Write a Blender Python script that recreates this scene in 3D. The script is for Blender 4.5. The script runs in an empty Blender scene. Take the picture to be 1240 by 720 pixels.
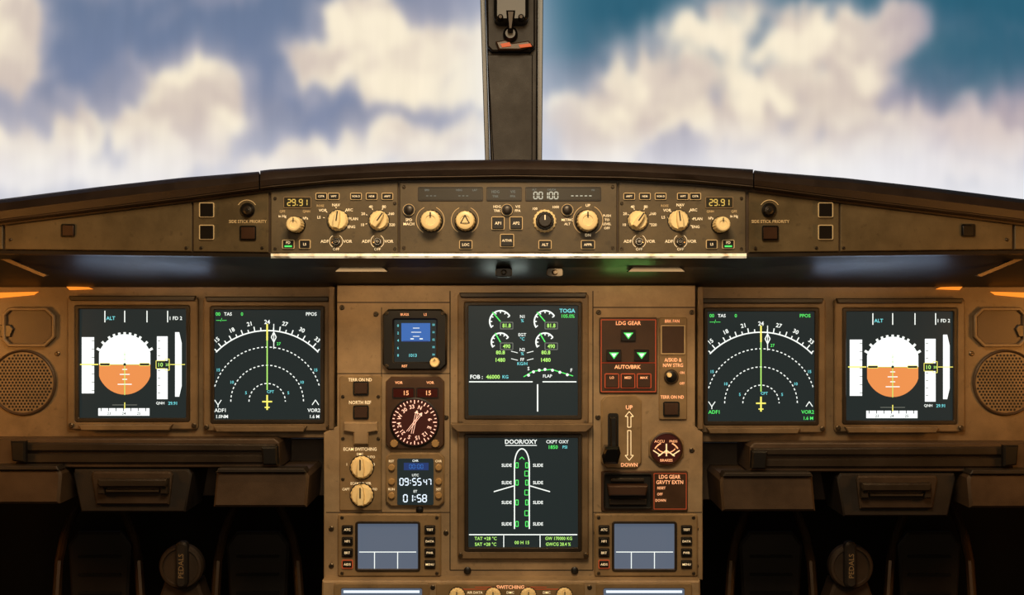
import bpy, math, random
import numpy as np
from math import sin, cos, pi, radians
random.seed(3)
S=0.00125; D=1.6; ZC=1.0
sc=bpy.context.scene
try: sc.view_settings.view_transform='Standard'
except Exception: pass

# ---------------------------------------------------------------- materials
def lin(c):
    return tuple(((v/255)/12.92 if v/255<=0.04045 else (((v/255)+0.055)/1.055)**2.4) for v in c)
MATS={}
def mat(name,col,rough=.5,metal=0,em=0,emcol=None,var=0,bump=0,scale=60,spec=.5,coat=0,wear=0):
    m=bpy.data.materials.new(name); m.use_nodes=True
    nt=m.node_tree; b=nt.nodes['Principled BSDF']
    c=lin(col)+(1,)
    b.inputs['Base Color'].default_value=c
    b.inputs['Roughness'].default_value=rough
    b.inputs['Metallic'].default_value=metal
    b.inputs['Specular IOR Level'].default_value=spec
    if coat: b.inputs['Coat Weight'].default_value=coat; b.inputs['Coat Roughness'].default_value=.15
    if em:
        b.inputs['Emission Color'].default_value=lin(emcol or col)+(1,)
        b.inputs['Emission Strength'].default_value=em
    if var or bump:
        tc=nt.nodes.new('ShaderNodeNewGeometry')
        n=nt.nodes.new('ShaderNodeTexNoise'); n.inputs['Scale'].default_value=scale*.25; n.inputs['Detail'].default_value=8; n.inputs['Roughness'].default_value=.65
        nt.links.new(tc.outputs['Position'],n.inputs['Vector'])
        if var:
            r=nt.nodes.new('ShaderNodeValToRGB')
            r.color_ramp.elements[0].position=.32; r.color_ramp.elements[1].position=.68
            r.color_ramp.elements[0].color=tuple(v*(1-var) for v in c[:3])+(1,)
            r.color_ramp.elements[1].color=tuple(min(1,v*(1+var)) for v in c[:3])+(1,)
            nt.links.new(n.outputs['Fac'],r.inputs['Fac']); out=r.outputs['Color']
            if wear:
                n3=nt.nodes.new('ShaderNodeTexNoise'); n3.inputs['Scale'].default_value=scale*1.6; n3.inputs['Detail'].default_value=5
                nt.links.new(tc.outputs['Position'],n3.inputs['Vector'])
                m3=nt.nodes.new('ShaderNodeMapRange'); m3.inputs['From Min'].default_value=.62; m3.inputs['From Max'].default_value=.72; m3.inputs['To Max'].default_value=wear
                nt.links.new(n3.outputs['Fac'],m3.inputs['Value'])
                mx=nt.nodes.new('ShaderNodeMix'); mx.data_type='RGBA'; mx.inputs[7].default_value=tuple(v*.35 for v in c[:3])+(1,)
                nt.links.new(m3.outputs['Result'],mx.inputs[0]); nt.links.new(out,mx.inputs[6]); out=mx.outputs[2]
            nt.links.new(out,b.inputs['Base Color'])
            mp=nt.nodes.new('ShaderNodeMapRange')
            mp.inputs['To Min'].default_value=max(.05,rough-.15); mp.inputs['To Max'].default_value=min(1,rough+.15)
            nt.links.new(n.outputs['Fac'],mp.inputs['Value']); nt.links.new(mp.outputs['Result'],b.inputs['Roughness'])
        if bump:
            n2=nt.nodes.new('ShaderNodeTexNoise'); n2.inputs['Scale'].default_value=scale*12; n2.inputs['Detail'].default_value=2
            nt.links.new(tc.outputs['Position'],n2.inputs['Vector'])
            bp=nt.nodes.new('ShaderNodeBump'); bp.inputs['Strength'].default_value=bump; bp.inputs['Distance'].default_value=.0006
            nt.links.new(n2.outputs['Fac'],bp.inputs['Height']); nt.links.new(bp.outputs['Normal'],b.inputs['Normal'])
    MATS[name]=m
    return name
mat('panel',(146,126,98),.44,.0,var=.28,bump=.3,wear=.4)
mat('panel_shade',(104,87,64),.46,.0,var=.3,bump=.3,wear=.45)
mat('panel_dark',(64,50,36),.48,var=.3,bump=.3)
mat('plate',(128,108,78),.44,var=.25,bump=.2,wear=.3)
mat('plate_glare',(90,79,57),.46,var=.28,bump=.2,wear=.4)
mat('leather',(36,26,20),.5,var=.3,bump=.6,scale=90)
mat('post_dark',(20,15,12),.55,var=.3,bump=.3)
mat('underside',(34,34,36),.5,.35,var=.35,bump=.1)
mat('black',(12,11,10),.4)
mat('blackgloss',(8,8,8),.2)
mat('bezel',(38,31,23),.4,var=.2,bump=.2)
mat('slot',(5,5,5),.8)
mat('cream',(252,230,176),.36,var=.06)
mat('cream_dark',(160,130,84),.5)
mat('chrome',(200,195,185),.2,1)
mat('dull_metal',(95,85,72),.4,.8,var=.2)
mat('dark_metal',(36,31,27),.4,.8,var=.2)
mat('screwm',(90,80,66),.35,.8)
mat('brown_cap',(58,38,25),.4,var=.2)
mat('gear_plate',(64,44,28),.42,var=.25,bump=.2)
mat('red_line',(170,75,45),.5,em=.3,emcol=(200,84,46))
mat('legend',(240,225,190),.5,em=.5,emcol=(255,228,180))
mat('legend_dim',(200,175,130),.5,em=.16,emcol=(235,195,130))
mat('legend_faint',(130,108,76),.5)
mat('legend_red',(255,195,150),.5,em=.6,emcol=(255,178,132))
mat('legend_pink',(255,215,200),.5,em=.7,emcol=(255,205,188))
mat('dial_red',(44,14,12),.4,em=.3,emcol=(74,16,14))
mat('screen',(12,15,15),.3,0,em=1,emcol=(34,42,42),spec=.25)
mat('screen_blue',(56,62,72),.3,0,em=1,emcol=(84,95,112),spec=.3)
mat('lcd_dark',(30,26,16),.3,em=.5,emcol=(44,36,18))
mat('lcd_red',(40,12,8),.2,em=.4,emcol=(70,20,12))
def em(name,c,s=1.0): mat(name,(5,5,5),.5,em=s,emcol=c)
em('e_white',(238,243,236),1.25); em('e_pale',(240,248,246),1.5); em('e_green',(90,250,110),1.0)
em('e_ygreen',(190,255,120),1.05); em('e_cyan',(120,230,235),1.0); em('e_yellow',(250,240,110),1.1)
em('e_ground',(228,140,76),1.1); em('e_amber',(235,192,88),1.0); em('e_blue',(50,105,180),1.0)
em('e_grey',(130,135,125),.8); em('e_lcd',(215,210,185),.9); em('e_tape',(238,243,240),1.35)
em('e_orange',(255,140,40),1.1); em('e_bright',(225,238,250),1.3); em('e_glint',(225,80,20),.8)
em('e_navy',(30,60,120),.8)
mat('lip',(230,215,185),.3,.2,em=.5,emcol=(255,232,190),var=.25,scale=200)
mat('rim',(95,100,105),.4,.2)
mat('floor_m',(24,19,14),.8,var=.3,bump=.4)
mat('wall_m',(66,57,44),.7,var=.2,bump=.3)
mat('foot_m',(10,8,6),.85,var=.3)
mat('pedal_m',(80,60,38),.4,.4,var=.3)
mat('rubber',(30,24,18),.55,var=.25,bump=.4)
mat('drawer_brown',(50,38,26),.5,var=.3,bump=.3)
# reflection along the lip painted as emission, broken up by wear
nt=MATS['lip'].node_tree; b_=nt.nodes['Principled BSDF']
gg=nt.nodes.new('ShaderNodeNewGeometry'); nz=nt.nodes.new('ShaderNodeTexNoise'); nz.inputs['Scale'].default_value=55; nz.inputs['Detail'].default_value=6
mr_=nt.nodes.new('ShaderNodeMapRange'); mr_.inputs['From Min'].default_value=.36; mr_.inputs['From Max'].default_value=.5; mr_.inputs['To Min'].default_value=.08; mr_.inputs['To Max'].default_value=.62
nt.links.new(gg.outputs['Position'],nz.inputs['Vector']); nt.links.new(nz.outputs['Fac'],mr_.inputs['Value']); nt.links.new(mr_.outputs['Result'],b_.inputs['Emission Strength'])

# ---------------------------------------------------------------- text cache
TC={}
def tmesh(s,off=.02):
    k=(s,off)
    if k in TC: return TC[k]
    cu=bpy.data.curves.new('t','FONT'); cu.body=s; cu.size=1; cu.align_x='CENTER'; cu.align_y='CENTER'
    cu.resolution_u=2; cu.offset=off
    ob=bpy.data.objects.new('t',cu); sc.collection.objects.link(ob)
    bpy.context.view_layer.update()
    dg=bpy.context.evaluated_depsgraph_get()
    me=bpy.data.meshes.new_from_object(ob.evaluated_get(dg))
    v=[(p.co.x,p.co.y) for p in me.vertices]; f=[tuple(p.vertices) for p in me.polygons]
    if v:
        mx=(min(a[0] for a in v)+max(a[0] for a in v))/2; my=(min(a[1] for a in v)+max(a[1] for a in v))/2
        v=[(a-mx,b-my) for a,b in v]
    bpy.data.objects.remove(ob); bpy.data.curves.remove(cu); bpy.data.meshes.remove(me)
    TC[k]=(v,f); return TC[k]

def rrect(x0,y0,x1,y1,r,n=4):
    pts=[]
    for cx,cy,a0 in ((x1-r,y0+r,-90),(x1-r,y1-r,0),(x0+r,y1-r,90),(x0+r,y0+r,180)):
        for i in range(n+1):
            a=radians(a0+90*i/n); pts.append((cx+r*cos(a),cy+r*sin(a)))
    return pts
def inset(pts,d):
    n=len(pts); A=sum(pts[i][0]*pts[(i+1)%n][1]-pts[(i+1)%n][0]*pts[i][1] for i in range(n))
    s=1 if A>0 else -1; out=[]
    for i in range(n):
        p0,p1,p2=pts[i-1],pts[i],pts[(i+1)%n]
        def nrm(a,b):
            dx,dy=b[0]-a[0],b[1]-a[1]; l=math.hypot(dx,dy) or 1e-9
            return (-dy/l*s,dx/l*s)
        n1,n2=nrm(p0,p1),nrm(p1,p2); mx,my=n1[0]+n2[0],n1[1]+n2[1]; l2=mx*mx+my*my
        if l2<1e-6: out.append(p1); continue
        k=min(2/l2,3); out.append((p1[0]+mx*k*d,p1[1]+my*k*d))
    return out

SEG={'0':'abcdef','1':'bc','2':'abged','3':'abgcd','4':'fgbc','5':'afgcd','6':'afgcde','7':'abc','8':'abcdefg','9':'abcdfg','-':'g'}
class MB:
    def __init__(s,T,name,parent=None,label=None):
        s.T=T; s.name=name; s.parent=parent; s.label=label
        s.v=[]; s.f=[]; s.m=[]; s.mats=[]; s.obj=None
    def mi(s,m):
        if m not in s.mats: s.mats.append(m)
        return s.mats.index(m)
    def W(s,px,py,h,href=None):
        Y=s.T.Y(px) if callable(s.T.Y) else s.T.Y
        if href is None: href=h
        k=(D+Y-href)/D
        return ((px-620)*S*k,Y-h,ZC+(360-py)*S*k)
    def add(s,vs,fs,m):
        b=len(s.v); s.v+=vs; i=s.mi(m)
        for f in fs: s.f.append(tuple(b+q for q in f)); s.m.append(i)
    def prism(s,pts,h0,h1,m,bev=0,fm=None):
        n=len(pts); href=h1
        rings=[[s.W(x,y,h0,href) for x,y in pts]]
        if bev:
            rings.append([s.W(x,y,h1-bev*S,href) for x,y in pts])
            rings.append([s.W(x,y,h1,href) for x,y in inset(pts,bev)])
        else: rings.append([s.W(x,y,h1,href) for x,y in pts])
        vs=sum(rings,[]); fs=[]
        for r in range(len(rings)-1):
            for i in range(n):
                j=(i+1)%n; fs.append((r*n+i,r*n+j,(r+1)*n+j,(r+1)*n+i))
        fs.append(tuple(range(n-1,-1,-1)))
        s.add(vs,fs,m)
        b=len(s.v)-n
        s.f.append(tuple(b+i for i in range(n))); s.m.append(s.mi(fm or m))
    def box(s,x0,y0,x1,y1,h0,h1,m,r=0,bev=0,fm=None):
        s.prism(rrect(x0,y0,x1,y1,r,3) if r else [(x0,y0),(x1,y0),(x1,y1),(x0,y1)],h0,h1,m,bev,fm)
    def frame(s,po,pi_,h0,h1,m,bev=0,hin=None):
        n=len(po); href=h1; hin=h0 if hin is None else hin
        rings=[(po,h0)]
        if bev: rings+=[(po,h1-bev*S),(inset(po,bev),h1),(inset(pi_,-bev),h1),(pi_,h1-bev*S)]
        else: rings+=[(po,h1),(pi_,h1)]
        rings.append((pi_,hin))
        vs=[];fs=[]
        for p,h in rings: vs+=[s.W(x,y,h,href) for x,y in p]
        for r in range(len(rings)-1):
            for i in range(n):
                j=(i+1)%n; fs.append((r*n+i,r*n+j,(r+1)*n+j,(r+1)*n+i))
        s.add(vs,fs,m)
    def rframe(s,x0,y0,x1,y1,t,h0,h1,m,r=2,bev=0,hin=None):
        s.frame(rrect(x0,y0,x1,y1,r+t*.7,3),rrect(x0+t,y0+t,x1-t,y1-t,max(r*.6,.4),3),h0,h1,m,bev,hin)
    def lathe(s,cx,cy,prof,m,n=24,knurl=0,href=None):
        href=prof[-1][1] if href is None else href
        vs=[];fs=[]
        for r,h in prof:
            for i in range(n):
                a=2*pi*i/n; q=r*(1+(knurl if i%2 else -knurl))
                vs.append(s.W(cx+q*cos(a),cy+q*sin(a),h,href))
        for k in range(len(prof)-1):
            for i in range(n):
                j=(i+1)%n; fs.append((k*n+i,k*n+j,(k+1)*n+j,(k+1)*n+i))
        k=len(prof)-1; fs.append(tuple(k*n+i for i in range(n)))
        s.add(vs,fs,m)
    def poly(s,pts,h,m): s.add([s.W(x,y,h) for x,y in pts],[tuple(range(len(pts)))],m)
    def rect(s,x0,y0,x1,y1,h,m): s.poly([(x0,y0),(x1,y0),(x1,y1),(x0,y1)],h,m)
    def disc(s,cx,cy,r,h,m,n=20): s.poly([(cx+r*cos(2*pi*i/n),cy+r*sin(2*pi*i/n)) for i in range(n)],h,m)
    def line(s,x0,y0,x1,y1,w,h,m):
        dx,dy=x1-x0,y1-y0; l=math.hypot(dx,dy) or 1e-6; nx,ny=-dy/l*w/2,dx/l*w/2
        s.poly([(x0+nx,y0+ny),(x1+nx,y1+ny),(x1-nx,y1-ny),(x0-nx,y0-ny)],h,m)
    def pl(s,pts,w,h,m,close=False):
        n=len(pts)
        for i in range(n if close else n-1):
            a,b=pts[i],pts[(i+1)%n]; s.line(a[0],a[1],b[0],b[1],w,h,m)
    def arc(s,cx,cy,r,a0,a1,w,h,m,step=3,dash=None):
        a=a0; k=0
        while a<a1-1e-6:
            b=min(a1,a+step)
            if not dash or k%dash==0:
                p=[]
                for q,rr in ((a,r-w/2),(b,r-w/2),(b,r+w/2),(a,r+w/2)):
                    p.append((cx+rr*sin(radians(q)),cy-rr*cos(radians(q))))
                s.poly(p,h,m)
            a=b;k+=1
    def text(s,t,cx,cy,hp,m,h,xs=1,rot=0,off=.012):
        v,f=tmesh(t,off); k=hp/.72; c,sn=cos(radians(rot)),sin(radians(rot))
        vs=[]
        for a,b in v:
            x,y=a*k*xs,-b*k; vs.append(s.W(cx+x*c-y*sn,cy+x*sn+y*c,h))
        s.add(vs,f,m)
    def seg(s,t,cx,cy,hp,m,h,w=None,th=None):
        w=w or hp*.52; th=th or hp*.15; gap=hp*.26
        adv=[(gap+th if c in '.:' else w+gap) for c in t]; x=cx-(sum(adv)-gap)/2
        for c,a in zip(t,adv):
            y0,y1=cy-hp/2,cy+hp/2
            if c=='.': s.rect(x,y1-th,x+th,y1,h,m)
            elif c==':':
                for yy in (cy-hp*.2,cy+hp*.2): s.rect(x,yy-th/2,x+th,yy+th/2,h,m)
            elif c in SEG:
                e=th*.3; L={'a':(x+e,y0,x+w-e,y0),'d':(x+e,y1,x+w-e,y1),'g':(x+e,cy,x+w-e,cy),'f':(x,y0+e,x,cy-e),'b':(x+w,y0+e,x+w,cy-e),'e':(x,cy+e,x,y1-e),'c':(x+w,cy+e,x+w,y1-e)}
                for q in SEG[c]: s.line(*L[q],th,h,m)
            x+=a
    def raw(s,rows,m,closed=False):
        n=len(rows[0]); vs=sum(rows,[]); fs=[]
        for r in range(len(rows)-1):
            for i in range(n-1+(1 if closed else 0)):
                j=(i+1)%n; fs.append((r*n+i,r*n+j,(r+1)*n+j,(r+1)*n+i))
        s.add(vs,fs,m)
    def wbox(s,x0,x1,y0,y1,z0,z1,m):
        vs=[(x,y,z) for x in (x0,x1) for y in (y0,y1) for z in (z0,z1)]
        s.add(vs,[(0,1,3,2),(4,6,7,5),(0,4,5,1),(2,3,7,6),(0,2,6,4),(1,5,7,3)],m)
    def tube(s,path,r,m,n=10):
        rows=[]
        for i,p in enumerate(path):
            a=path[max(0,i-1)]; b=path[min(len(path)-1,i+1)]
            d=np.array(b)-np.array(a); d=d/np.linalg.norm(d)
            u=np.cross(d,(1,0,0))
            u/=np.linalg.norm(u); w=np.cross(d,u)
            rows.append([tuple(np.array(p)+r*(cos(2*pi*k/n)*u+sin(2*pi*k/n)*w)) for k in range(n)])
        s.raw(rows,m,True)
        b=len(s.v)-len(path)*n; i=s.mi(m)
        s.f.append(tuple(b+k for k in range(n)));s.m.append(i)
        b=len(s.v)-n; s.f.append(tuple(b+k for k in range(n)));s.m.append(i)

THINGS=[]
class Thing:
    def __init__(s,name,label,cat,Y=0,group=None,kind=None):
        s.name=name;s.label=label;s.cat=cat;s.Y=Y;s.group=group;s.kind=kind;s.parts=[];THINGS.append(s)
    def part(s,name,parent=None,label=None):
        p=MB(s,name,parent,label); s.parts.append(p); return p
def bounds(vs):
    a=np.array(vs); return a.min(0),a.max(0)
import bmesh
def build(T):
    ps=[p for p in T.parts if p.v]
    lo,hi=bounds(sum([p.v for p in ps],[]))
    base=np.array([(lo[0]+hi[0])/2,(lo[1]+hi[1])/2,lo[2]])
    single=len(ps)==1
    if not single:
        root=bpy.data.objects.new(T.name,None); root.empty_display_size=.02
        root.location=base; sc.collection.objects.link(root)
    for p in ps:
        if single: c=base
        else:
            l,h=bounds(p.v); c=(l+h)/2
        p.c=c
        me=bpy.data.meshes.new(T.name if single else p.name)
        me.from_pydata([tuple(np.array(v)-c) for v in p.v],[],p.f)
        for m in p.mats: me.materials.append(MATS[m])
        me.polygons.foreach_set('material_index',p.m)
        me.polygons.foreach_set('use_smooth',[True]*len(me.polygons))
        me.update()
        bm=bmesh.new(); bm.from_mesh(me); bmesh.ops.recalc_face_normals(bm,faces=bm.faces); bm.to_mesh(me); bm.free()
        me.set_sharp_from_angle(angle=radians(32))
        o=bpy.data.objects.new(T.name if single else p.name,me); sc.collection.objects.link(o); p.obj=o
        if single: o.location=base; root=o
        else:
            if p.parent: o.parent=p.parent.obj; o.location=c-p.parent.c
            else: o.parent=root; o.location=c-base
            if p.label: o['label']=p.label
    if T.kind: root['kind']=T.kind
    root['label']=T.label; root['category']=T.cat
    if T.group: root['group']=T.group
    return root

# ---------------------------------------------------------------- common parts
def screw(T,px,py,b,r=2.6):
    k=T.part('screw'); k.lathe(px,py,[(r,b),(r,b+.001),(r*.7,b+.0018)],'screwm',12)
    a=random.uniform(0,pi); k.line(px-r*.6*cos(a),py-r*.6*sin(a),px+r*.6*cos(a),py+r*.6*sin(a),.9,b+.0021,'slot')
def knob_round(T,px,py,r,b,hh=.018,cap='cream',pointer=True,skirt='black'):
    k=T.part('knob')
    k.lathe(px,py,[(r*1.12,b),(r*1.12,b+.002),(r*1.02,b+.004)],skirt,28,href=b+hh)
    k.lathe(px,py,[(r*1.0,b+.004),(r*.94,b+hh-.003)],cap,36,.035,href=b+hh)
    k.lathe(px,py,[(r*.95,b+hh-.003),(r*.88,b+hh-.0008),(r*.76,b+hh),(r*.5,b+hh),(r*.46,b+hh-.0012)],cap,28,href=b+hh)
    if pointer:
        q=T.part('knob_pointer',k); q.line(px,py-r*.8,px,py-r*.3,r*.14,b+hh+.0004,'black')
    return k
def knob_sel(T,px,py,r,b,ang=0,hh=.016,cap='cream'):
    k=T.part('knob')
    k.lathe(px,py,[(r*1.16,b),(r*1.14,b+.0015)],'black',28,href=b+hh)
    k.lathe(px,py,[(r*1.06,b+.0015),(r*1.0,b+.003),(r*.95,b+.006),(r*.86,b+.0075)],cap,32,.025,href=b+hh)
    c,s_=cos(radians(ang)),sin(radians(ang))
    def rot(p): return [(px+x*c-y*s_,py+x*s_+y*c) for x,y in p]
    g=[(-r*.26,r*.8),(-r*.34,0),(-r*.22,-r*.8),(0,-r*1.02),(r*.22,-r*.8),(r*.34,0),(r*.26,r*.8)]
    k.prism(rot(g),b+.007,b+hh,cap,bev=r*.08)
    q=T.part('knob_pointer',k); l=rot([(0,-r*.9),(0,r*.1)]); q.line(l[0][0],l[0][1],l[1][0],l[1][1],r*.13,b+hh+.0004,'black')
def button(T,px,py,w,hg,b,txt=None,cap='black',out='legend_dim',tm='legend',th=3,ow=.9,hh=.005,name='push_button',txt_y=0):
    k=T.part(name)
    k.rframe(px-w/2,py-hg/2,px+w/2,py+hg/2,ow,b,b+.0022,out,r=1)
    k.box(px-w/2+ow+.4,py-hg/2+ow+.4,px+w/2-ow-.4,py+hg/2-ow-.4,b,b+hh,cap,r=.8,bev=.5)
    if txt:
        q=T.part('button_legend',k)
        q.text(txt,px,py+txt_y,th,tm,b+hh+.0004)
def toggle(T,px,py,r,b):
    k=T.part('toggle_switch')
    k.lathe(px,py,[(r,b),(r,b+.002),(r*.8,b+.003)],'chrome',20)
    k.lathe(px,py,[(r*.62,b+.003),(r*.55,b+.0034)],'black',16)
    k.lathe(px,py,[(r*.25,b+.003),(r*.4,b+.014),(r*.3,b+.016)],'chrome',12,href=b+.01)

# ---------------------------------------------------------------- shell
def struct(name,label,cat,x0,x1,y0,y1,z0,z1,m):
    T=Thing(name,label,cat,kind='structure'); T.part(name).wbox(x0,x1,y0,y1,z0,z1,m)
struct('floor','dark cockpit floor in the footwells','floor',-1.14,1.14,-2.3,.7,-.04,0,'floor_m')
struct('wall_front','black footwell bulkhead behind the instrument panel','wall',-1.14,1.14,.66,.7,0,1.1,'foot_m')
struct('wall_left','dark cockpit side wall','wall',-1.18,-1.14,-2.3,.7,0,1.05,'wall_m')
struct('wall_right','dark cockpit side wall','wall',1.14,1.18,-2.3,.7,0,1.05,'wall_m')
struct('wall_back','beige cockpit rear wall','wall',-1.18,1.18,-2.34,-2.3,0,2.0,'wall_m')
struct('ceiling','dim beige cockpit ceiling','ceiling',-1.18,1.18,-2.3,-.9,2.0,2.04,'wall_m')

for i,(po,pin) in enumerate([
    ([(-330,-160),(583,-160),(595,262),(-330,262)],[(-320,-150),(577,-150),(589,252),(-320,252)]),
    ([(650,-160),(1570,-160),(1570,262),(650,262)],[(659,-150),(1560,-150),(1560,252),(656,252)])]):
    T=Thing('window_%d'%(i+1),'windscreen frame with thin grey rim looking onto clouds','window',Y=.24,kind='structure')
    T.part('rim').frame(po,pin,-.02,.0,'rim',bev=1)
T=Thing('windscreen_post','dark brown central post between the two windscreens','window post',Y=.2)
p=T.part('post'); p.prism([(583,-170),(652,-170),(650.5,225),(594.5,225)],-.05,0,'post_dark',bev=2)
p=T.part('post_cover'); p.prism([(590,66),(645,66),(644.5,225),(599,225)],0,.003,'post_dark',bev=1)
T=Thing('standby_compass','dark metal standby compass folded on its bracket at the windscreen post','compass',Y=.2)
p=T.part('bracket'); p.prism([(589,-40),(648,-40),(648,56),(642,62),(596,62),(590,56)],.004,.016,'post_dark',bev=2)
p=T.part('housing'); p.prism(rrect(598,-34,640,26,8),.016,.045,'black',bev=4)
p=T.part('pivot'); p.lathe(618,40,[(9,.016),(9,.024),(6,.03)],'black',20)
p=T.part('compass_window'); p.prism(rrect(603,-26,635,-4,4),.045,.05,'blackgloss',bev=1.5)
p=T.part('arm'); p.prism([(613,12),(624,12),(621,36),(615,36)],.03,.05,'dark_metal',bev=2)
for x in (606,631):
    p=T.part('bolt'); p.lathe(x,20,[(3.5,.045),(3.5,.052),(2,.054)],'dark_metal',14)
p=T.part('latch'); p.prism([(600,50),(612,48),(620,52),(640,49),(646,56),(630,60),(604,60)],.016,.026,'brown_cap',bev=1.5)
p=T.part('lamp'); p.prism([(606,53),(617,51),(619,55.5),(608,57)],.026,.028,'e_glint')  # both glowing slivers paint orange reflections on the latch
p=T.part('lamp'); p.prism([(628,54),(642,52.5),(644,56),(630,57.5)],.026,.028,'e_glint')

# ---------------------------------------------------------------- sky screen
def vn(x,y,seed):
    rng=np.random.RandomState(seed); L=rng.rand(256,256)
    xi=np.floor(x).astype(int); yi=np.floor(y).astype(int); fx=x-xi; fy=y-yi
    fx=fx*fx*fx*(fx*(fx*6-15)+10); fy=fy*fy*fy*(fy*(fy*6-15)+10)
    g=lambda a,b: L[a%256,b%256]
    return (g(xi,yi)*(1-fx)+g(xi+1,yi)*fx)*(1-fy)+(g(xi,yi+1)*(1-fx)+g(xi+1,yi+1)*fx)*fy
def fbm(x,y,seed,o=4,g=.5):
    t=0;a=.5;s=0
    for i in range(o):
        c,q=cos(.6+i*1.1),sin(.6+i*1.1)
        t=t+a*vn((x*c-y*q)*2**i+17*i+40,(x*q+y*c)*2**i+9*i+40,seed+i); s+=a; a*=g
    return t/s
gx=np.arange(-500,1745,3.); gy_=np.arange(-300,336,3.)
PXg,PYg=np.meshgrid(gx,gy_)
yy=PYg+(vn(PXg/10,PYg/150,5)-.5)*13+(vn(PXg/5,PYg/120,6)-.5)*7
xx=PXg+(fbm(PXg/60,PYg/60,71,3)-.5)*46
yy=yy+(fbm(PXg/60,PYg/60,91,3)-.5)*42
blobs=[(5,10,66,78),(15,60,40,50),(-80,60,90,90),
 (228,132,66,60),(160,158,80,48),(60,180,110,54),(-40,190,90,60),(210,185,95,48),(110,205,150,36),
 (385,80,54,42),(440,40,60,52),(525,55,70,52),(480,92,64,36),(575,85,40,40),
 (400,190,80,32),(480,182,80,34),(560,178,54,30),(340,205,60,24),(450,218,220,22),
 (870,45,90,60),(950,50,112,70),(1030,50,82,52),(830,95,82,58),(920,105,122,66),(770,135,60,58),(860,150,146,50),(1010,105,84,42),
 (720,172,58,36),(960,188,145,38),(1180,165,95,44),(1245,150,80,40),(1100,205,150,32),(1350,130,90,60),(1420,30,80,70)]
fld=np.zeros(PXg.shape)
for bx,by,rx,ry in blobs:
    d_=1-np.sqrt(((xx-bx)/rx)**2+((yy-by)/ry)**2)
    fld+=np.exp(8*np.clip(d_,-2.5,1))
fld=np.log(fld)/8
F=fbm(xx/80,yy/70,11,5,.56)
v=fld*1.0+(F-.5)*1.7
sm=lambda a,b,x:(lambda t:t*t*(3-2*t))(np.clip((x-a)/(b-a),0,1))
dens=.8*sm(-.42,.42,v)+.2*sm(-.8,.1,v)
def C(*c): return np.array(c,float)
def mix(a,b,t): t=t[...,None]; return a*(1-t)+b*t
t=np.clip(PYg/240,0,1)
bgL=mix(C(104,120,148),C(134,142,172),t)
F2=fbm(xx/120,yy/70,31,3)
bgL=mix(bgL,C(134,140,162),sm(.4,.65,F2))
bgR=mix(C(44,94,116),C(124,128,150),sm(25,150,PYg+(F2-.5)*110))
bgR=mix(bgR,C(150,141,156),sm(.45,.75,F2)*sm(60,140,PYg)*.7)
bg=mix(bgL,bgR,sm(600,700,PXg))
F3=fbm(xx/60,(yy)/38,51,4)
Fup=fbm(xx/80,(yy-14)/70,11,4,.5)
rel=np.clip((F-Fup)*3+.5,0,1)
cl=mix(C(200,184,176),C(246,233,208),np.clip(.45*rel+.8*sm(.3,.65,F3),0,1))
core=sm(-.1,.7,v)
cl=mix(C(184,178,186),cl,sm(0,.8,core*1.5))
right=sm(1020,1150,PXg)
cl=mix(cl,mix(C(166,154,168),C(206,190,190),sm(.35,.65,F3)),right*.75)
low=sm(150,230,PYg)
cl=mix(cl,C(234,230,230),low*.6)
col=mix(bg,cl,dens)
haze=sm(130,240,PYg+(F2-.5)*50)*(.6+.35*sm(600,900,PXg))
col=mix(col,C(236,235,238),haze)
col=mix(col,C(228,234,244),np.exp(-((PXg-622)/62.)**2)*(.35+.45*t))  # bright halo around the post, painted into the sky colour
for _ in range(3):
    col[1:-1]=(col[:-2]+2*col[1:-1]+col[2:])/4; col[1:-1]=(col[:-2]+2*col[1:-1]+col[2:])/4
    col[:,1:-1]=(col[:,:-2]+2*col[:,1:-1]+col[:,2:])/4
col=np.clip(col/255,0,1)
colL=np.where(col<=.04045,col/12.92,((col+.055)/1.055)**2.4)
YS=2.0; k=(D+YS)/D
H,Wd=PXg.shape
X=(PXg-620)*S*k; Z=ZC+(360-PYg)*S*k
verts=np.stack([X,np.zeros_like(X),Z],-1).reshape(-1,3)
base=np.array([0,YS,Z.min()]); verts[:,2]-=Z.min()
idx=np.arange(H*Wd).reshape(H,Wd)
fc=np.stack([idx[:-1,:-1],idx[1:,:-1],idx[1:,1:],idx[:-1,1:]],-1).reshape(-1,4)
me=bpy.data.meshes.new('sky_screen'); me.from_pydata(verts.tolist(),[],fc.tolist())
ca=me.color_attributes.new('cloud_field','FLOAT_COLOR','POINT')
ca.data.foreach_set('color',np.concatenate([colL.reshape(-1,3),np.ones((H*Wd,1))],1).astype(np.float32).ravel())
m=bpy.data.materials.new('sky_projection'); m.use_nodes=True; nt=m.node_tree; nt.nodes.clear()
o=nt.nodes.new('ShaderNodeOutputMaterial'); e=nt.nodes.new('ShaderNodeEmission'); a=nt.nodes.new('ShaderNodeVertexColor'); a.layer_name='cloud_field'
tc=nt.nodes.new('ShaderNodeTexCoord'); mp=nt.nodes.new('ShaderNodeMapping'); mp.inputs['Scale'].default_value=(14,1,2)
nn=nt.nodes.new('ShaderNodeTexNoise'); nn.inputs['Scale'].default_value=1.3; nn.inputs['Detail'].default_value=2
mr=nt.nodes.new('ShaderNodeMapRange'); mr.inputs['To Min'].default_value=.97; mr.inputs['To Max'].default_value=1.1
nt.links.new(tc.outputs['Object'],mp.inputs['Vector']); nt.links.new(mp.outputs['Vector'],nn.inputs['Vector'])
nt.links.new(nn.outputs['Fac'],mr.inputs['Value']); nt.links.new(mr.outputs['Result'],e.inputs['Strength'])
nt.links.new(a.outputs['Color'],e.inputs['Color']); nt.links.new(e.outputs[0],o.inputs[0])
me.materials.append(m)
ob=bpy.data.objects.new('sky_screen',me); ob.location=base; sc.collection.objects.link(ob)
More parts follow.
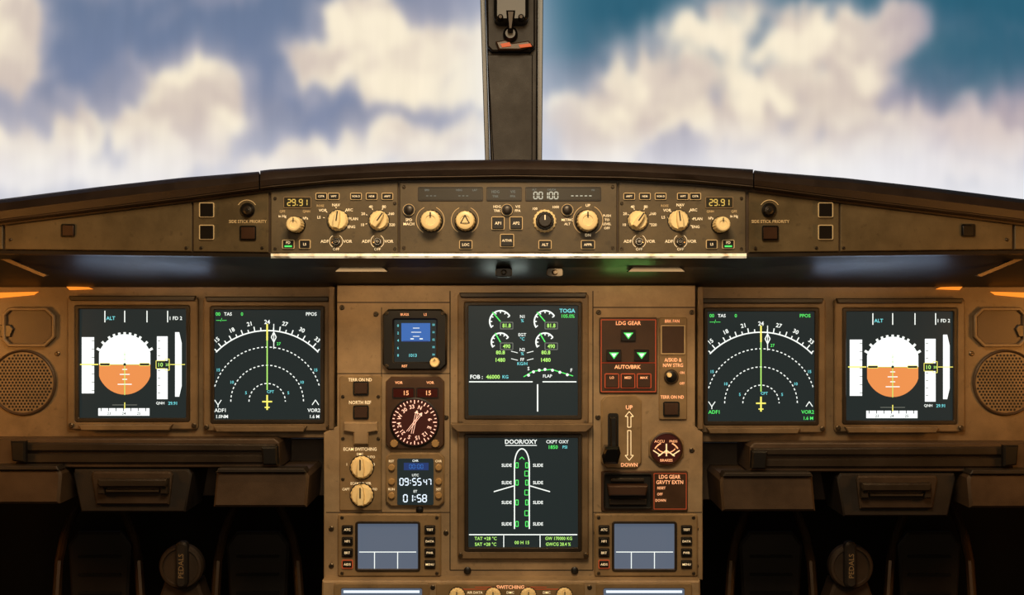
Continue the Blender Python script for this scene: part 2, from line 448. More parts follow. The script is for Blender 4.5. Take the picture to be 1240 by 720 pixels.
ob['label']='simulator projection of blue sky with blurred cream clouds'; ob['category']='sky'; ob['kind']='stuff'

# ---------------------------------------------------------------- glareshield
YG=-.17
def gY(px):
    d=abs(px-620); return YG+(max(0,d-293)*S*.25)
def topy(px):
    d=abs(px-620); return float(np.interp(d,[0,80,160,240,300,305,400,500,620,760],[193,194,197,201.5,205.5,206.5,214,225,240,260]))
def bandy(px):
    d=abs(px-620); return float(np.interp(d,[0,140,220,293,400,620,760],[216,218,222,229,243,270,289]))
def boty(px):
    d=abs(px-620); return float(np.interp(d,[0,293,620,760],[307,307,303,302]))
G=Thing('glareshield','long dark brown padded glareshield hood over the instrument panel','glareshield',Y=gY)
def cols(a,b,st=12):
    n=max(2,int((b-a)/st)); return [a+(b-a)*i/n for i in range(n+1)]
for a,b,lift in ((-120,313.5,1),(315,912,0),(913.5,1360,1)):
    p=G.part('pad'); rows=[]
    cs=cols(a,b)
    for px in cs:
        t,bd=topy(px)+lift,bandy(px)
        prof=[(t+3,-.5),(t+2,-.12),(t+.3,-.03),(t,-.012),(t+1.5,.006),(t+5,.016),((t+bd)/2,.021),(bd-5,.018),(bd-1,.012),(bd+.5,.0)]
        row=[]
        for py,h in prof:
            if h<=-.12:
                w=p.W(px,t+2,-.03); w2=p.W(px,t,h)
                row.append((w[0]*(1+(0.15 if h<-.3 else .03)),w2[1],w[2]-(.012 if h>-.3 else .05)))
            else: row.append(p.W(px,py,h))
        rows.append(row)
    p.raw(rows,'leather')
    for r in (rows[0],rows[-1]): p.add(list(r),[tuple(range(len(r)))],'leather')
    q=G.part('seam',p)
    for i in range(len(cs)-1):
        x0,x1=cs[i],cs[i+1]
        q.line(x0,bandy(x0)-3.5,x1,bandy(x1)-3.5,.9,.0175,'panel_dark')
p=G.part('front_face')
p.raw([[p.W(px,bandy(px)-1,-.001),p.W(px,boty(px),-.001)] for px in cols(-120,1360)],'panel_dark')
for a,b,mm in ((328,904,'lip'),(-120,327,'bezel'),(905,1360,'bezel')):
    p=G.part('lip',label='worn cream lower lip strip, reflection painted as glow' if mm=='lip' else None)
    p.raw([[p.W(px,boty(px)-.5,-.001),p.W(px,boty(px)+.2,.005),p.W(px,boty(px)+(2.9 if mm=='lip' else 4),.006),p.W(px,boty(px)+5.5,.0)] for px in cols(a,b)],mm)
p=G.part('underside',label='dark glossy underside with reflections')
rows=[]
for px in cols(-120,1360):
    a=p.W(px,boty(px)+5,.0)
    row=[a]
    for t_ in (.5,1):
        y=a[1]+(0.028-a[1])*t_; py=(boty(px)+5)+(347.5-(boty(px)+5))*t_**.8; k2=(D+y)/D
        row.append(((px-620)*S*k2,y,ZC+(360-py)*S*k2))
    rows.append(row)
p.raw(rows,'underside')
for sgn in (-1,1):
    def M(x): return x if sgn<0 else 1240-x
    p=G.part('side_strut'); p.prism([(M(-30),296),(M(57),333),(M(52),335),(M(-30),301)],-.02,-.012,'dull_metal')
for i,(x0,x1,y0,y1) in enumerate([(405,470,322,329),(760,830,322,329)]):
    T=Thing('under_hood_vent','black slotted vent under the glareshield','vent',Y=YG+.05,group='vents under the glareshield')
    q=T.part('vent'); q.prism([(x0+8,y0),(x1-8,y0),(x1,y1),(x0,y1)],-.02,-.004,'black',bev=.5)
for x0 in (600,662):
    T=Thing('map_lamp','small black swivel map lamp under the glareshield','lamp',Y=YG+.06,group='map lamps under the glareshield')
    q=T.part('lamp_body'); q.box(x0,324,x0+20,335,-.02,.006,'black',r=3,bev=1)
    q=T.part('lamp_lens'); q.lathe(x0+10,329.5,[(3.6,.006),(3.4,.008),(2,.009)],'bezel',16)

# ---- side glareshield panels
for sgn in (-1,1):
    def M(x): return x if sgn<0 else 1232-x
    RM={250:1000,82:1173,299:932,300:933,225:1022}
    def N(x): return x if sgn<0 else RM[x]
    T=Thing('glareshield_side_panel','brown side panel of the glareshield with square annunciator buttons','control panel',Y=gY,group='side panels of the glareshield')
    sx=M(233) if sgn<0 else 1017
    o_=1 if sgn<0 else -1
    for a,b in ((M(6),sx-o_),(sx+o_,M(325)),(M(3),M(-110))):
        p=T.part('faceplate')
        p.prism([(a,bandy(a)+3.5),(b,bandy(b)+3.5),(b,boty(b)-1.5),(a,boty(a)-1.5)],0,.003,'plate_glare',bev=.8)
    button(T,N(250),254,18,18,.003,cap='black',out='legend_dim',ow=.9)
    button(T,N(250),281,18,18,.003,cap='black',out='legend_dim',ow=.9)
    button(T,N(300),282,20,18,.003,cap='brown_cap',out='black',ow=1.4)
    button(T,N(82),279,17,16,.003,cap='brown_cap' if sgn<0 else 'black',out='black',ow=1.4)
    k=T.part('loudspeaker_knob'); k.lathe(N(299),254,[(9,.003),(9,.005),(7.5,.007)],'black',24); k.lathe(N(299),254,[(5.5,.007),(5,.015),(3,.016)],'bezel',20,.04)
    k.lathe(N(299),254,[(2.5,.0155),(2,.0175)],'chrome',12)
    q=T.part('lettering'); q.text('SIDE STICK PRIORITY',N(300),268,3.8,'legend_dim',.0035,xs=.92)
    q.arc(N(299),254,12,-60,60,.8,.0035,'legend_dim',12)
    for xx_ in (243,317): screw(T,M(xx_),300,.003,2)
    screw(T,M(12),290,.003,2); screw(T,N(225),300,.003,2)

# ---- EFIS control panels
for sgn in (-1,1):
    def M(x): return x if sgn<0 else 1231-x
    T=Thing('flight_display_control_panel','tan control panel with cream selector knobs and small amber readout','control panel',Y=gY,group='display control panels on the glareshield')
    p=T.part('faceplate')
    P=[(M(328),bandy(M(328))+2.5),(M(400),bandy(M(400))+2.5),(M(482),bandy(M(482))+2),(M(482),305.5),(M(328),305.5)]
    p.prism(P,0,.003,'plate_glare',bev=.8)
    k=T.part('readout_window'); k.rframe(M(360)-17,238,M(360)+17,252,1.0,.003,.0045,'plate',r=1); k.box(M(360)-15.7,239.3,M(360)+15.7,250.7,.003,.0038,'lcd_dark')
    q=T.part('readout_digits',k); q.seg('29.91',M(360),245,7.2,'e_amber',.0043)
    for x in (389,404,431,450,469): button(T,M(x),237.5,14,8.5,.003,txt={389:'CSTR',404:'WPT',431:'VOR D',450:'NDB',469:'ARPT'}[x],th=2.3,ow=.8,hh=.004)
    knob_round(T,M(355),271,9.5,.003,hh=.026)
    knob_sel(T,M(407),266,12,.003,ang=-8*sgn)
    knob_sel(T,M(457),266,11.5,.003,ang=35)
    toggle(T,M(407),292,5.5,.003); toggle(T,M(457),292,5.5,.003)
    button(T,M(349),295.5,15,11,.003,txt='FD',tm='legend',th=3.2,txt_y=-2)
    g=T.part('green_bar'); g.rect(M(349)-4.5,297,M(349)+4.5,299,.0087,'e_green')
    button(T,M(369),295.5,14,11,.003,txt='LS',th=3)
    q=T.part('lettering'); h=.0035
    q.text('QFE',M(342),256,2.8,'legend_dim',h); q.text('QNH',M(371),256,2.8,'legend_dim',h)
    q.text('in Hg',M(342),262,3.2,'legend',h); q.text('hPa',M(370),264,3.2,'legend',h)
    x=M(407)
    for t_,a in (('LS',-80),('VOR',-50),('NAV',0),('ARC',48),('PLAN',86),('ENG',118)):
        q.text(t_,x+21*sin(radians(a)),266-18*cos(radians(a)),3.4,'legend',h)
        q.line(x+14*sin(radians(a)),266-14*cos(radians(a)),x+16*sin(radians(a)),266-16*cos(radians(a)),.8,h,'legend')
    q.text('ROSE',x-19,249,2.8,'legend_dim',h)
    x=M(457)
    for t_,a in (('10',-110),('20',-65),('40',-25),('80',25),('160',65),('320',110)):
        q.text(t_,x+19*sin(radians(a)),266-17.5*cos(radians(a)),3.4,'legend',h)
        q.line(x+13.4*sin(radians(a)),266-13.4*cos(radians(a)),x+15.2*sin(radians(a)),266-15.2*cos(radians(a)),.8,h,'legend')
    for x in (M(407),M(457)):
        q.text('ADF',x-14,292,3.7,'legend',h); q.text('VOR',x+14,292,3.7,'legend',h); q.text('OFF',x,301.5,3.3,'legend',h)
        q.arc(x,292,8,-150,-30,.6,h,'legend',10); q.arc(x,292,8,30,150,.6,h,'legend',10)
    for xx_,yy_ in ((333,240),(333,301),(478,246),(478,301)): screw(T,M(xx_),yy_,.003,2)

# ---- FCU
T=Thing('autopilot_control_panel','tan autopilot panel with cream rotary knobs and dark readout windows','control panel',Y=gY)
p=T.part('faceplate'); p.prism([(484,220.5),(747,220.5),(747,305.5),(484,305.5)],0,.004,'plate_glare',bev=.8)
for x0,x1 in ((506,585),(589,632),(636,728)):
    k=T.part('readout_window')
    k.rframe(x0,226,x1,243,1.0,.004,.0055,'bezel',r=1.2); k.box(x0+1.3,227.3,x1-1.3,241.7,.004,.0046,'lcd_dark')
    q=T.part('readout_digits',k); h=.0052
    if x0==506: q.seg('---',522,237,6,'e_grey',h); q.text('SPD',517,230,2.4,'e_grey',h); q.seg('---',561,237,6,'e_grey',h); q.text('HDG',556,230,2.4,'e_grey',h); q.text('LAT',575,230,2.4,'e_grey',h)
    if x0==589: q.text('HDG',600,232,3.2,'e_grey',h); q.text('V/S',621,232,3.2,'e_grey',h); q.text('TRK',600,237.5,2.8,'e_grey',h);q.text('FPA',621,237.5,2.8,'e_grey',h)
    if x0==636: q.seg('00100',661,236.5,8,'e_lcd',h); q.text('ALT',647,229.5,2.2,'e_grey',h); q.text('LVL/CH',668,229.5,2.2,'e_grey',h); q.seg('-----',704,237,7,'e_lcd',h); q.text('V/S',718,230,2.2,'e_grey',h)
b=.004
knob_round(T,521,266.5,12.5,b,hh=.022); knob_round(T,563,266.5,12,b,hh=.022,pointer=False)
g=T.part('knob_marking'); g.pl([(563,260),(568.5,270),(557.5,270)],1,b+.0225,'black',True)
knob_round(T,712,266.5,13,b,hh=.022)
k=T.part('knob'); k.lathe(660,266.5,[(14,b),(14,b+.002),(12.6,b+.004)],'cream',36,.03,href=.02); k.lathe(660,266.5,[(11,b+.004),(11,b+.009),(10,b+.01)],'black',32,.03,href=.02)
k.lathe(660,266.5,[(8.6,b+.01),(8.2,b+.018),(7,b+.019)],'bezel',28,.04); k.line(660,260,660,266,1.3,b+.0196,'legend')
for x in (495,614,687):
    k=T.part('round_button'); k.lathe(x,254,[(7.5,b),(7.5,b+.002),(6.6,b+.003)],'black',24); k.lathe(x,254,[(5,b+.003),(4.8,b+.0075),(4,b+.008)],'bezel',20)
    k.arc(x,254,7,0,360,.6,b+.0032,'legend_dim',15)
button(T,603,270,16,16,b,'AP1',th=3.6,ow=.9); button(T,625,270,16,16,b,'AP2',th=3.6,ow=.9)
button(T,614,291,17,16,b,'A/THR',th=3,ow=.9)
button(T,564,296,16,11,b,'LOC',th=3.2); button(T,660,296,16,11,b,'ALT',th=3.2); button(T,712,296,17,11,b,'APPR',th=3)
q=T.part('lettering'); h=.0045
for t_,x,y,z in (('SPD',495,266,3.4),('MACH',495,271,3.4),('HDG',602,250,3.1),('TRK',602,255,3.1),('V/S',627,250,3.1),('FPA',627,255,3.1),('100',648,252.5,3.1),('1000',673,250.5,3.1),
    ('METRIC',687,266,3),('ALT',687,271,3),('UP',712,248.5,3.4),('DN',712,284.5,3.4),('PUSH',735,261,2.9),('TO',735,266,2.9),('LEVEL',735,271,2.9),('OFF',735,276,2.9)):
    q.text(t_,x,y,z,'legend',h)
for x,r in ((521,17),(563,16.5),(712,18)):
    q.arc(x,266.5,r,25,150,.7,h,'legend_dim',8); q.arc(x,266.5,r,210,335,.7,h,'legend_dim',8)
for x,y in ((489,226),(489,300),(742,226),(742,300)): screw(T,x,y,b,2.2)

# ---------------------------------------------------------------- main instrument panel
I=Thing('instrument_panel','tan painted metal main instrument panel below the glareshield','instrument panel',Y=0)
p=I.part('center_panel')
p.prism([(408,345.5),(842,345.5),(842,516),(851,524),(851,702),(392,702),(392,524),(408,516)],-.09,0,'panel',bev=1)
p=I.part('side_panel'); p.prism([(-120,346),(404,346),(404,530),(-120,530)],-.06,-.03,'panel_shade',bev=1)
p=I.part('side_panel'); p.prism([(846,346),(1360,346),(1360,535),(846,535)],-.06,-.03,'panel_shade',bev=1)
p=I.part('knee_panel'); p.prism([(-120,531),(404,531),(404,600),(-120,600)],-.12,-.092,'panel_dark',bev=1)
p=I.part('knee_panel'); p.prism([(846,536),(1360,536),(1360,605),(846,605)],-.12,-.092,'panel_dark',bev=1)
p=I.part('raised_rib'); p.box(398,347,404.5,520,-.03,.002,'panel_shade',r=1,bev=1)
p=I.part('raised_rib'); p.box(845,347,851.5,520,-.03,.002,'panel_shade',r=1,bev=1)
p=I.part('panel_seam')
for x in (545,718): p.line(x,352,x,690,1.1,.0004,'slot')
p.line(545,690,718,690,1.1,.0004,'slot'); p.line(408,452,545,452,.9,.0004,'slot'); p.line(395,620,545,620,.9,.0004,'slot'); p.line(718,620,850,620,.9,.0004,'slot')
p.line(462,372,462,620,.9,.0004,'slot'); p.line(408,366,545,366,1.6,.0004,'panel_dark'); p.line(718,372,842,372,1.6,.0004,'panel_dark')
for x,y in ((414,372),(455,380),(725,378),(838,378),(401,640),(401,685),(843,640),(843,685),(415,625),(838,545),(722,645),(540,645),(540,505),(724,505)): screw(I,x,y,.0002,3.2)
for x,y in ((566,691),(696,691),(508,617)):
    k=I.part('fastener'); k.lathe(x,y,[(4.5,0),(4.5,.003),(3.2,.004)],'black',20)
YSd=.03
for sgn in (-1,1):
    def M(x): return x if sgn<0 else 1246-x
    T=Thing('loudspeaker','round perforated brown loudspeaker grille in the outer panel','speaker',Y=YSd,group='cockpit loudspeakers')
    cx=M(28); cy=463
    k=T.part('surround'); k.lathe(cx,cy,[(40,0),(40,.003),(38.5,.005),(36.8,.002)],'panel_dark',48)
    k=T.part('grille'); k.lathe(cx,cy,[(37,.002),(36.5,.003)],'panel_shade',48)
    q=T.part('perforation',k)
    for i in range(-10,11):
        for j in range(-11,12):
            x=i*4.2+(2.1 if j%2 else 0); y=j*3.65
            if x*x+y*y<34.5**2: q.disc(cx+x,cy+y,1.45,.0034,'slot',8)
    T2=Thing('oxygen_mask_stowage','angular brown stowage cover beside the outer display','stowage box',Y=YSd,group='outer stowage covers')
    k=T2.part('cover'); P=[(M(2),380),(M(10),372),(M(56),372),(M(66),382),(M(66),408),(M(54),420),(M(10),420),(M(2),412)]
    k.frame(P,inset(P,4),0,.008,'panel_shade',bev=1); k=T2.part('recess'); k.prism(inset(P,4),0,.002,'panel_dark')
    k=T2.part('latch'); k.prism([(M(0),393),(M(12),393),(M(16),398),(M(12),408),(M(0),408)],.002,.006,'bezel',bev=1)
    screw(T2,M(69),428,.0,3)
    for pts in ([(-4,354),(46,353),(40,357),(-4,361)],[(80,346.5),(106,347.5),(112,350),(84,351)]):
        T3=Thing('painted_edge_glow','orange reflection painted as a glowing strip at the panel top edge','painted reflection',Y=YSd,group='painted orange edge reflections')
        T3.part('lens').prism([(M(x),y) for x,y in pts],0,.004,'e_orange')  # glowing sliver that paints an orange reflection, not a lamp

# ---------------------------------------------------------------- display units
def display(x0,y0,x1,y1,label,Y,wide=13,handle=True,scr='screen'):
    T=Thing('display_unit',label,'display screen',Y=Y,group='cockpit display screens')
    c=T.part('housing'); c.frame(rrect(x0-wide,y0-14,x1+wide,y1+13,4),rrect(x0-3,y0-3,x1+3,y1+3,2),0,.009,'panel_shade',bev=1.5)
    k=T.part('bezel'); k.frame(rrect(x0-3.5,y0-3.5,x1+3.5,y1+3.5,2.5),rrect(x0+1,y0+1,x1-1,y1-1,1.2),0,.0105,'bezel',bev=.8)
    k=T.part('top_shade'); k.prism([(x0-wide+2,y0-15),(x1+wide-2,y0-15),(x1+wide-4,y0-9),(x0-wide+4,y0-9)],.009,.015,'bezel',bev=1)
    k=T.part('screen'); k.box(x0-1,y0-1,x1+1,y1+1,.001,.006,scr)
    g=T.part('screen_graphics',k)
    if handle:
        hnd=T.part('handle'); a,b_=x0+4,x1-22
        hnd.prism([(a-4,y1+7),(b_+4,y1+7),(b_,y1+14),(a,y1+14)],.009,.018,'panel_shade',bev=1)
    for sx,sy in ((x0-8.5,y1+8),(x1+8.5,y1+8)):
        kk=T.part('screw'); kk.lathe(sx,sy,[(3,.009),(3,.0115),(2,.0125)],'screwm',14)
    return T,g
HS=.0065
def pfd(g,ox,oy):
    X=lambda x:x-93+ox; Yy=lambda y:y-372+oy
    R=lambda x0,y0,x1,y1,m,h=HS: g.rect(X(x0),Yy(y0),X(x1),Yy(y1),h,m)
    for x in (127,151,178,203): R(x-.6,376,x+.6,390,'e_white')
    g.text('ALT',X(134),Yy(385),4.4,'e_cyan',HS); g.text('1 FD 2',X(213),Yy(385),4.2,'e_white',HS)
    cx,cy=151,441
    top=[];bot=[]
    for i in range(25):
        a=radians(-180+180*i/24); x=cos(a)*34; y=sin(a)*36.5; x=max(-31,min(31,x)); top.append((X(cx+x),Yy(cy+y))); bot.append((X(cx-x),Yy(cy-y)))
    g.poly(top,HS,'e_pale'); g.poly(bot,HS,'e_ground')
    for a in (-60,-45,-30,-20,-10,0,10,20,30,45,60):
        g.line(X(cx+33*sin(radians(a))),Yy(cy-33*cos(radians(a))),X(cx+39*sin(radians(a))),Yy(cy-39*cos(radians(a))),3,HS,'e_white')
    for i,w in enumerate((6,12,6,17)):
        g.line(X(cx-w/2),Yy(cy+6+i*6),X(cx+w/2),Yy(cy+6+i*6),1.1,HS+.0003,'e_white'); g.line(X(cx-w/2),Yy(cy-6-i*6),X(cx+w/2),Yy(cy-6-i*6),.5,HS+.0003,'e_grey')
    g.line(X(cx),Yy(425),X(cx),Yy(478),.8,HS+.0004,'e_ygreen'); g.line(X(126),Yy(441),X(176),Yy(441),.7,HS+.0004,'e_ygreen')
    for a,b in ((121,133),(169,181)):
        g.rect(X(a),Yy(439.5),X(b),Yy(442.5),HS+.0006,'screen'); g.pl([(X(a),Yy(439.5)),(X(b),Yy(439.5)),(X(b),Yy(442.5)),(X(a),Yy(442.5))],.6,HS+.0007,'e_yellow',True)
    g.rect(X(149.5),Yy(439.5),X(152.5),Yy(442.5),HS+.0006,'screen')
    R(99,408,114,476,'e_tape'); R(97,440.3,119,441.8,'e_yellow',HS+.0005)
    for i in range(7): R(111,412+i*10,114,412.8+i*10,'e_grey',HS+.0003)
    R(190,407,203,483,'e_tape')
    for i in range(8): R(191,412+i*9,194,412.8+i*9,'e_grey',HS+.0003)
    R(189,436.5,203,446,'screen',HS+.0004); g.pl([(X(189),Yy(436.5)),(X(200),Yy(436.5)),(X(200),Yy(434.5)),(X(205),Yy(434.5)),(X(205),Yy(448)),(X(200),Yy(448)),(X(200),Yy(446)),(X(189),Yy(446))],.8,HS+.0006,'e_yellow',True)
    g.text('10',X(194.5),Yy(441.3),5,'e_ygreen',HS+.0006); g.text('20',X(202.5),Yy(441.3),3,'e_ygreen',HS+.0006)
    g.poly([(X(212),Yy(402)),(X(217),Yy(402)),(X(220),Yy(415)),(X(220),Yy(467)),(X(217),Yy(480)),(X(212),Yy(480))],HS,'e_tape')
    R(206,440.6,224,441.6,'e_yellow',HS+.0005)
    R(119,494,181,503,'e_tape')
    for i in range(7): R(122+i*9,494,123+i*9,497.5,'screen',HS+.0003)
    for i,t_ in enumerate(('23','24','25')): g.text(t_,X(132+18*i),Yy(500.3),3.4,'screen',HS+.0004)
    g.line(X(151),Yy(487),X(151),Yy(495),1.2,HS+.0005,'e_yellow'); g.line(X(136),Yy(490),X(166),Yy(490),.7,HS+.0005,'e_grey')
    g.text('QNH',X(194),Yy(488),3.2,'e_white',HS); g.text('29.91',X(209),Yy(488),3.8,'e_cyan',HS)
def nd(g,ox,oy,right=False):
    X=lambda x:x-257+ox; Yy=lambda y:y-373+oy
    cx,cy=X(323.5),Yy(486); R=86
    g.arc(cx,cy,R,-46,46,1.5,HS,'e_white',2)
    for a in range(-45,46,5):
        l=6 if a%10==0 else 3.8
        g.line(cx+R*sin(radians(a)),cy-R*cos(radians(a)),cx+(R+l)*sin(radians(a)),cy-(R+l)*cos(radians(a)),1.3,HS,'e_white')
    for i,t_ in enumerate(('15','18','21','24','27','30','33')):
        a=-39+13*i
        g.text(t_,cx+(R+10.5)*sin(radians(a)),cy-(R+10.5)*cos(radians(a)),5,'e_white',HS,rot=a,off=.02)
    for r,mxa in ((66,74),(44,90),(22,90)):
        st=2.6/r*180/pi
        g.arc(cx,cy,r,-mxa,mxa,1.2,HS,'e_white',step=st,dash=2)
    g.line(cx,cy-R-8,cx,cy-R+12,2,HS+.0004,'e_yellow'); g.line(cx,cy-R+12,cx,cy-14,1.3,HS+.0003,'e_ygreen')
    g.line(cx,cy-8,cx,cy+10,2,HS+.0004,'e_yellow'); g.line(cx-6,cy,cx+6,cy,1.8,HS+.0004,'e_yellow'); g.line(cx-3,cy+7,cx+3,cy+7,1.5,HS+.0004,'e_yellow')
    g.pl([(cx+8,cy-R+2),(cx+5,cy-R+8),(cx+8,cy-R+14),(cx+11,cy-R+8)],1.2,HS+.0003,'e_white',True); g.line(cx+8,cy-R-8,cx+8,cy-R+22,1,HS+.0003,'e_white')
    for a,rr,t_ in ((-55,72,'15'),(55,72,'15'),(-58,50,'10'),(58,50,'10'),(-62,29,'5'),(62,29,'5')):
        g.text(t_,cx+rr*sin(radians(a)),cy-rr*cos(radians(a))+3,3.6,'e_cyan',HS)
    g.text('00',X(264),Yy(380),4.2,'e_green',HS); g.text('TAS',X(276),Yy(380),4,'e_white',HS); g.text('0',X(293),Yy(380),4.2,'e_green',HS); g.text('---/---',X(268),Yy(387),4.2,'e_green',HS)
    g.text('PPOS',X(377),Yy(380),4.2,'e_green' if right else 'e_white',HS)
    g.text('27',cx+14,cy-R+16,3.6,'e_green',HS)
    mm='e_green' if right else 'e_white'
    g.text('ADF1',X(266.5),Yy(496.5),4.4,mm,HS)
    if not right: g.text('1.0NM',X(269),Yy(504),4,'e_white',HS)
    g.pl([(X(260),Yy(484)),(X(264),Yy(490)),(X(268),Yy(484))],1,HS,'e_white'); g.line(X(264),Yy(490),X(264),Yy(493),1,HS,'e_white')
    g.text('VOR2',X(380),Yy(496.5),4.4,mm,HS); g.text('1.6 M',X(381),Yy(504),4,mm,HS)
    g.pl([(X(378),Yy(490)),(X(382),Yy(484)),(X(386),Yy(490))],1,HS,'e_white')
    g.text('CPT',cx+4,cy-12,3.4,'e_cyan',HS+.0002)
T,g=display(94,373,226,507,'square display showing white and orange attitude indicator',YSd); pfd(g,93,372)
T,g=display(258,374,389,509,'square display showing compass arc and dashed range rings',YSd,wide=12); nd(g,257,373)
T,g=display(856,376,988,511,'square display showing compass arc and dashed range rings',YSd,wide=12); nd(g,855,375,True)
T,g=display(1024,376,1156,510,'square display showing white and orange attitude indicator',YSd); pfd(g,1023,375)

T,g=display(566,369,701,504,'square display showing engine gauges and flap status',0,wide=12,handle=False)
hd=T.part('handle'); hd.prism([(546,513),(718,513),(718,516),(710,523),(554,523),(546,516)],.004,.022,'panel_shade',bev=1)
def gauge(cx,cy,r,val,ndl,m='e_white'):
    g.arc(cx,cy,r,-125,60,1.8,HS,m,9)
    for a in range(-120,61,30): g.line(cx+r*sin(radians(a)),cy-r*cos(radians(a)),cx+(r-3)*sin(radians(a)),cy-(r-3)*cos(radians(a)),1.3,HS,m)
    g.line(cx,cy,cx+r*1.15*sin(radians(ndl)),cy-r*1.15*cos(radians(ndl)),1.4,HS+.0002,'e_green')
    g.pl([(cx,cy+1),(cx+15,cy+1),(cx+15,cy+9),(cx,cy+9)],.9,HS,'e_grey',True); g.text(val,cx+7.5,cy+5,4.8,'e_ygreen',HS,off=.02,xs=.9)
gauge(606,389,13,'81.8',-40); gauge(660,389,13,'81.8',-40); gauge(606,414,11,'490',-30); gauge(660,414,11,'490',-30)
for x in (606,661):
    g.text('80.8',x,426.5,4.6,'e_ygreen',HS,off=.02); g.text('1480',x,435.5,4.6,'e_ygreen',HS,off=.02)
for t_,y,m_ in (('N1',381,'e_white'),('%',386,'e_cyan'),('EGT',403,'e_white'),('°C',408,'e_cyan'),('N2',421,'e_white'),('%',426,'e_cyan'),('FF',433,'e_white'),('KG/H',438,'e_cyan')): g.text(t_,632.5,y+2,3.8,m_,HS)
for y in (426,435): g.line(619,y-1,627,y+1,.8,HS,'e_white'); g.line(646,y-1,638,y+1,.8,HS,'e_white')
g.text('TOGA',687,376,4.8,'e_cyan',HS,off=.02); g.text('105.0%',688,382.5,4.2,'e_green',HS)
g.text('FOB :',577,456,4.8,'e_white',HS,off=.02); g.text('46000',597,456,4.8,'e_ygreen',HS,off=.02); g.text('KG',612,456,4,'e_cyan',HS)
g.pl([(634,456),(646,449),(668,447),(694,455)],1.2,HS,'e_green')
for x,y in ((640,454),(646,450),(653,448),(660,447),(669,448),(678,450.5),(687,453.5)): g.disc(x,y,1.8,HS+.0002,'e_white',8)
g.text('S',640,446,4.2,'e_white',HS); g.text('F',692,448,4.2,'e_white',HS); g.text('FLAP',663,455,3.8,'e_white',HS)
g.line(568,462,645,462,1.4,HS,'e_white'); g.line(657,462,698,462,1.4,HS,'e_white'); g.line(651,465,651,498,1.6,HS,'e_white')
T,g=display(566,529,701,664,'square display showing aircraft door and oxygen page',0,wide=12,handle=False)
g.text('DOOR/OXY',631,534.5,5.2,'e_white',HS,off=.02); g.line(612,539,650,539,.9,HS,'e_white')
g.text('CKPT OXY',675,534.5,4,'e_white',HS); g.text('1850',670,541,4.4,'e_green',HS); g.text('PSI',684,541,3.6,'e_cyan',HS)
L=[(632,543)]
for t_ in range(1,9):
    a=radians(90*t_/8); L.append((632-9*sin(a),563-20*cos(a)))
L+= [(623,640)]
g.pl(L,1.4,HS,'e_white'); g.pl([(1264-x,y) for x,y in L],1.4,HS,'e_white')
for i,y in enumerate((563,584,608,634)):
    g.text('SLIDE',613.5,y,3.8,'e_white',HS,xs=.95,off=.02); g.text('SLIDE',651.5,y,3.8,'e_white',HS,xs=.95,off=.02)
    g.pl([(624.5,y-3),(627.5,y-3),(627.5,y+3),(624.5,y+3)],1,HS+.0002,'e_green',True); g.pl([(636.5,y-3),(639.5,y-3),(639.5,y+3),(636.5,y+3)],1,HS+.0002,'e_green',True)
for y in (573,596,621): g.pl([(635.5,y-3),(640,y-3),(640,y+3),(635.5,y+3)],.9,HS,'e_green',True)
g.line(598,595,622,588,1.3,HS,'e_white'); g.line(666,595,642,588,1.3,HS,'e_white')
g.pl([(629,556),(632,553),(635,556)],1,HS,'e_green')
g.line(568,647,699,647,1.3,HS,'e_white'); g.line(610,648,610,662,1,HS,'e_white'); g.line(654,648,654,662,1,HS,'e_white')
g.text('TAT +28 °C',588,651.5,4,'e_ygreen',HS,xs=.95); g.text('SAT +28 °C',588,658.5,4,'e_ygreen',HS,xs=.95); g.text('00 H 15',632,656.5,4,'e_ygreen',HS); g.text('GW 170000 KG',676.5,651.5,4,'e_ygreen',HS,xs=.88); g.text('GWCG 28.4 %',676,658.5,4,'e_ygreen',HS,xs=.88)

# ---------------------------------------------------------------- standby instruments
T=Thing('standby_attitude_display','black square standby display with blue horizon screen','flight instrument',Y=0)
k=T.part('bezel'); k.frame([(470,374),(534,374),(541,381),(541,441),(534,448),(470,448),(463,441),(463,381)],[(478,387),(527,387),(528,388),(528,437),(527,438),(478,438),(477,437),(477,388)],0,.012,'black',bev=2)
k=T.part('screen'); k.box(476,386,529,439,.001,.006,'screen')
q=T.part('screen_graphics',k); q.rect(486,391,521,413,HS,'e_blue'); q.rect(486,413,521,434,HS,'screen')
q.line(488,413,519,413,1.2,HS+.0004,'e_navy'); q.line(497,410,501,410,1.2,HS+.0005,'e_white'); q.line(508,410,512,410,1.2,HS+.0005,'e_white')
for i in range(3): q.line(500-i%2*2,399+i*5-2,508+i%2*2,399+i*5-2,.7,HS+.0004,'e_white')
for i in range(5): q.text(str(i*2),482,394+i*9,3,'e_cyan',HS); q.text(str(100+i),525,393+i*9,2.6,'e_cyan',HS,xs=.6)
q.text('1013',500,430,3.8,'e_cyan',HS+.0004)
knob_round(T,526,439,6,.012,hh=.012)
q=T.part('lettering'); q.text('BUGS',490,380.5,3,'legend_red',.0124); q.text('LS',515,380.5,3,'legend_red',.0124); q.text('RST',490,443,3,'legend_red',.0124)
for x,y in ((468,379),(536,379),(468,443)): screw(T,x,y,.0118,2.4)

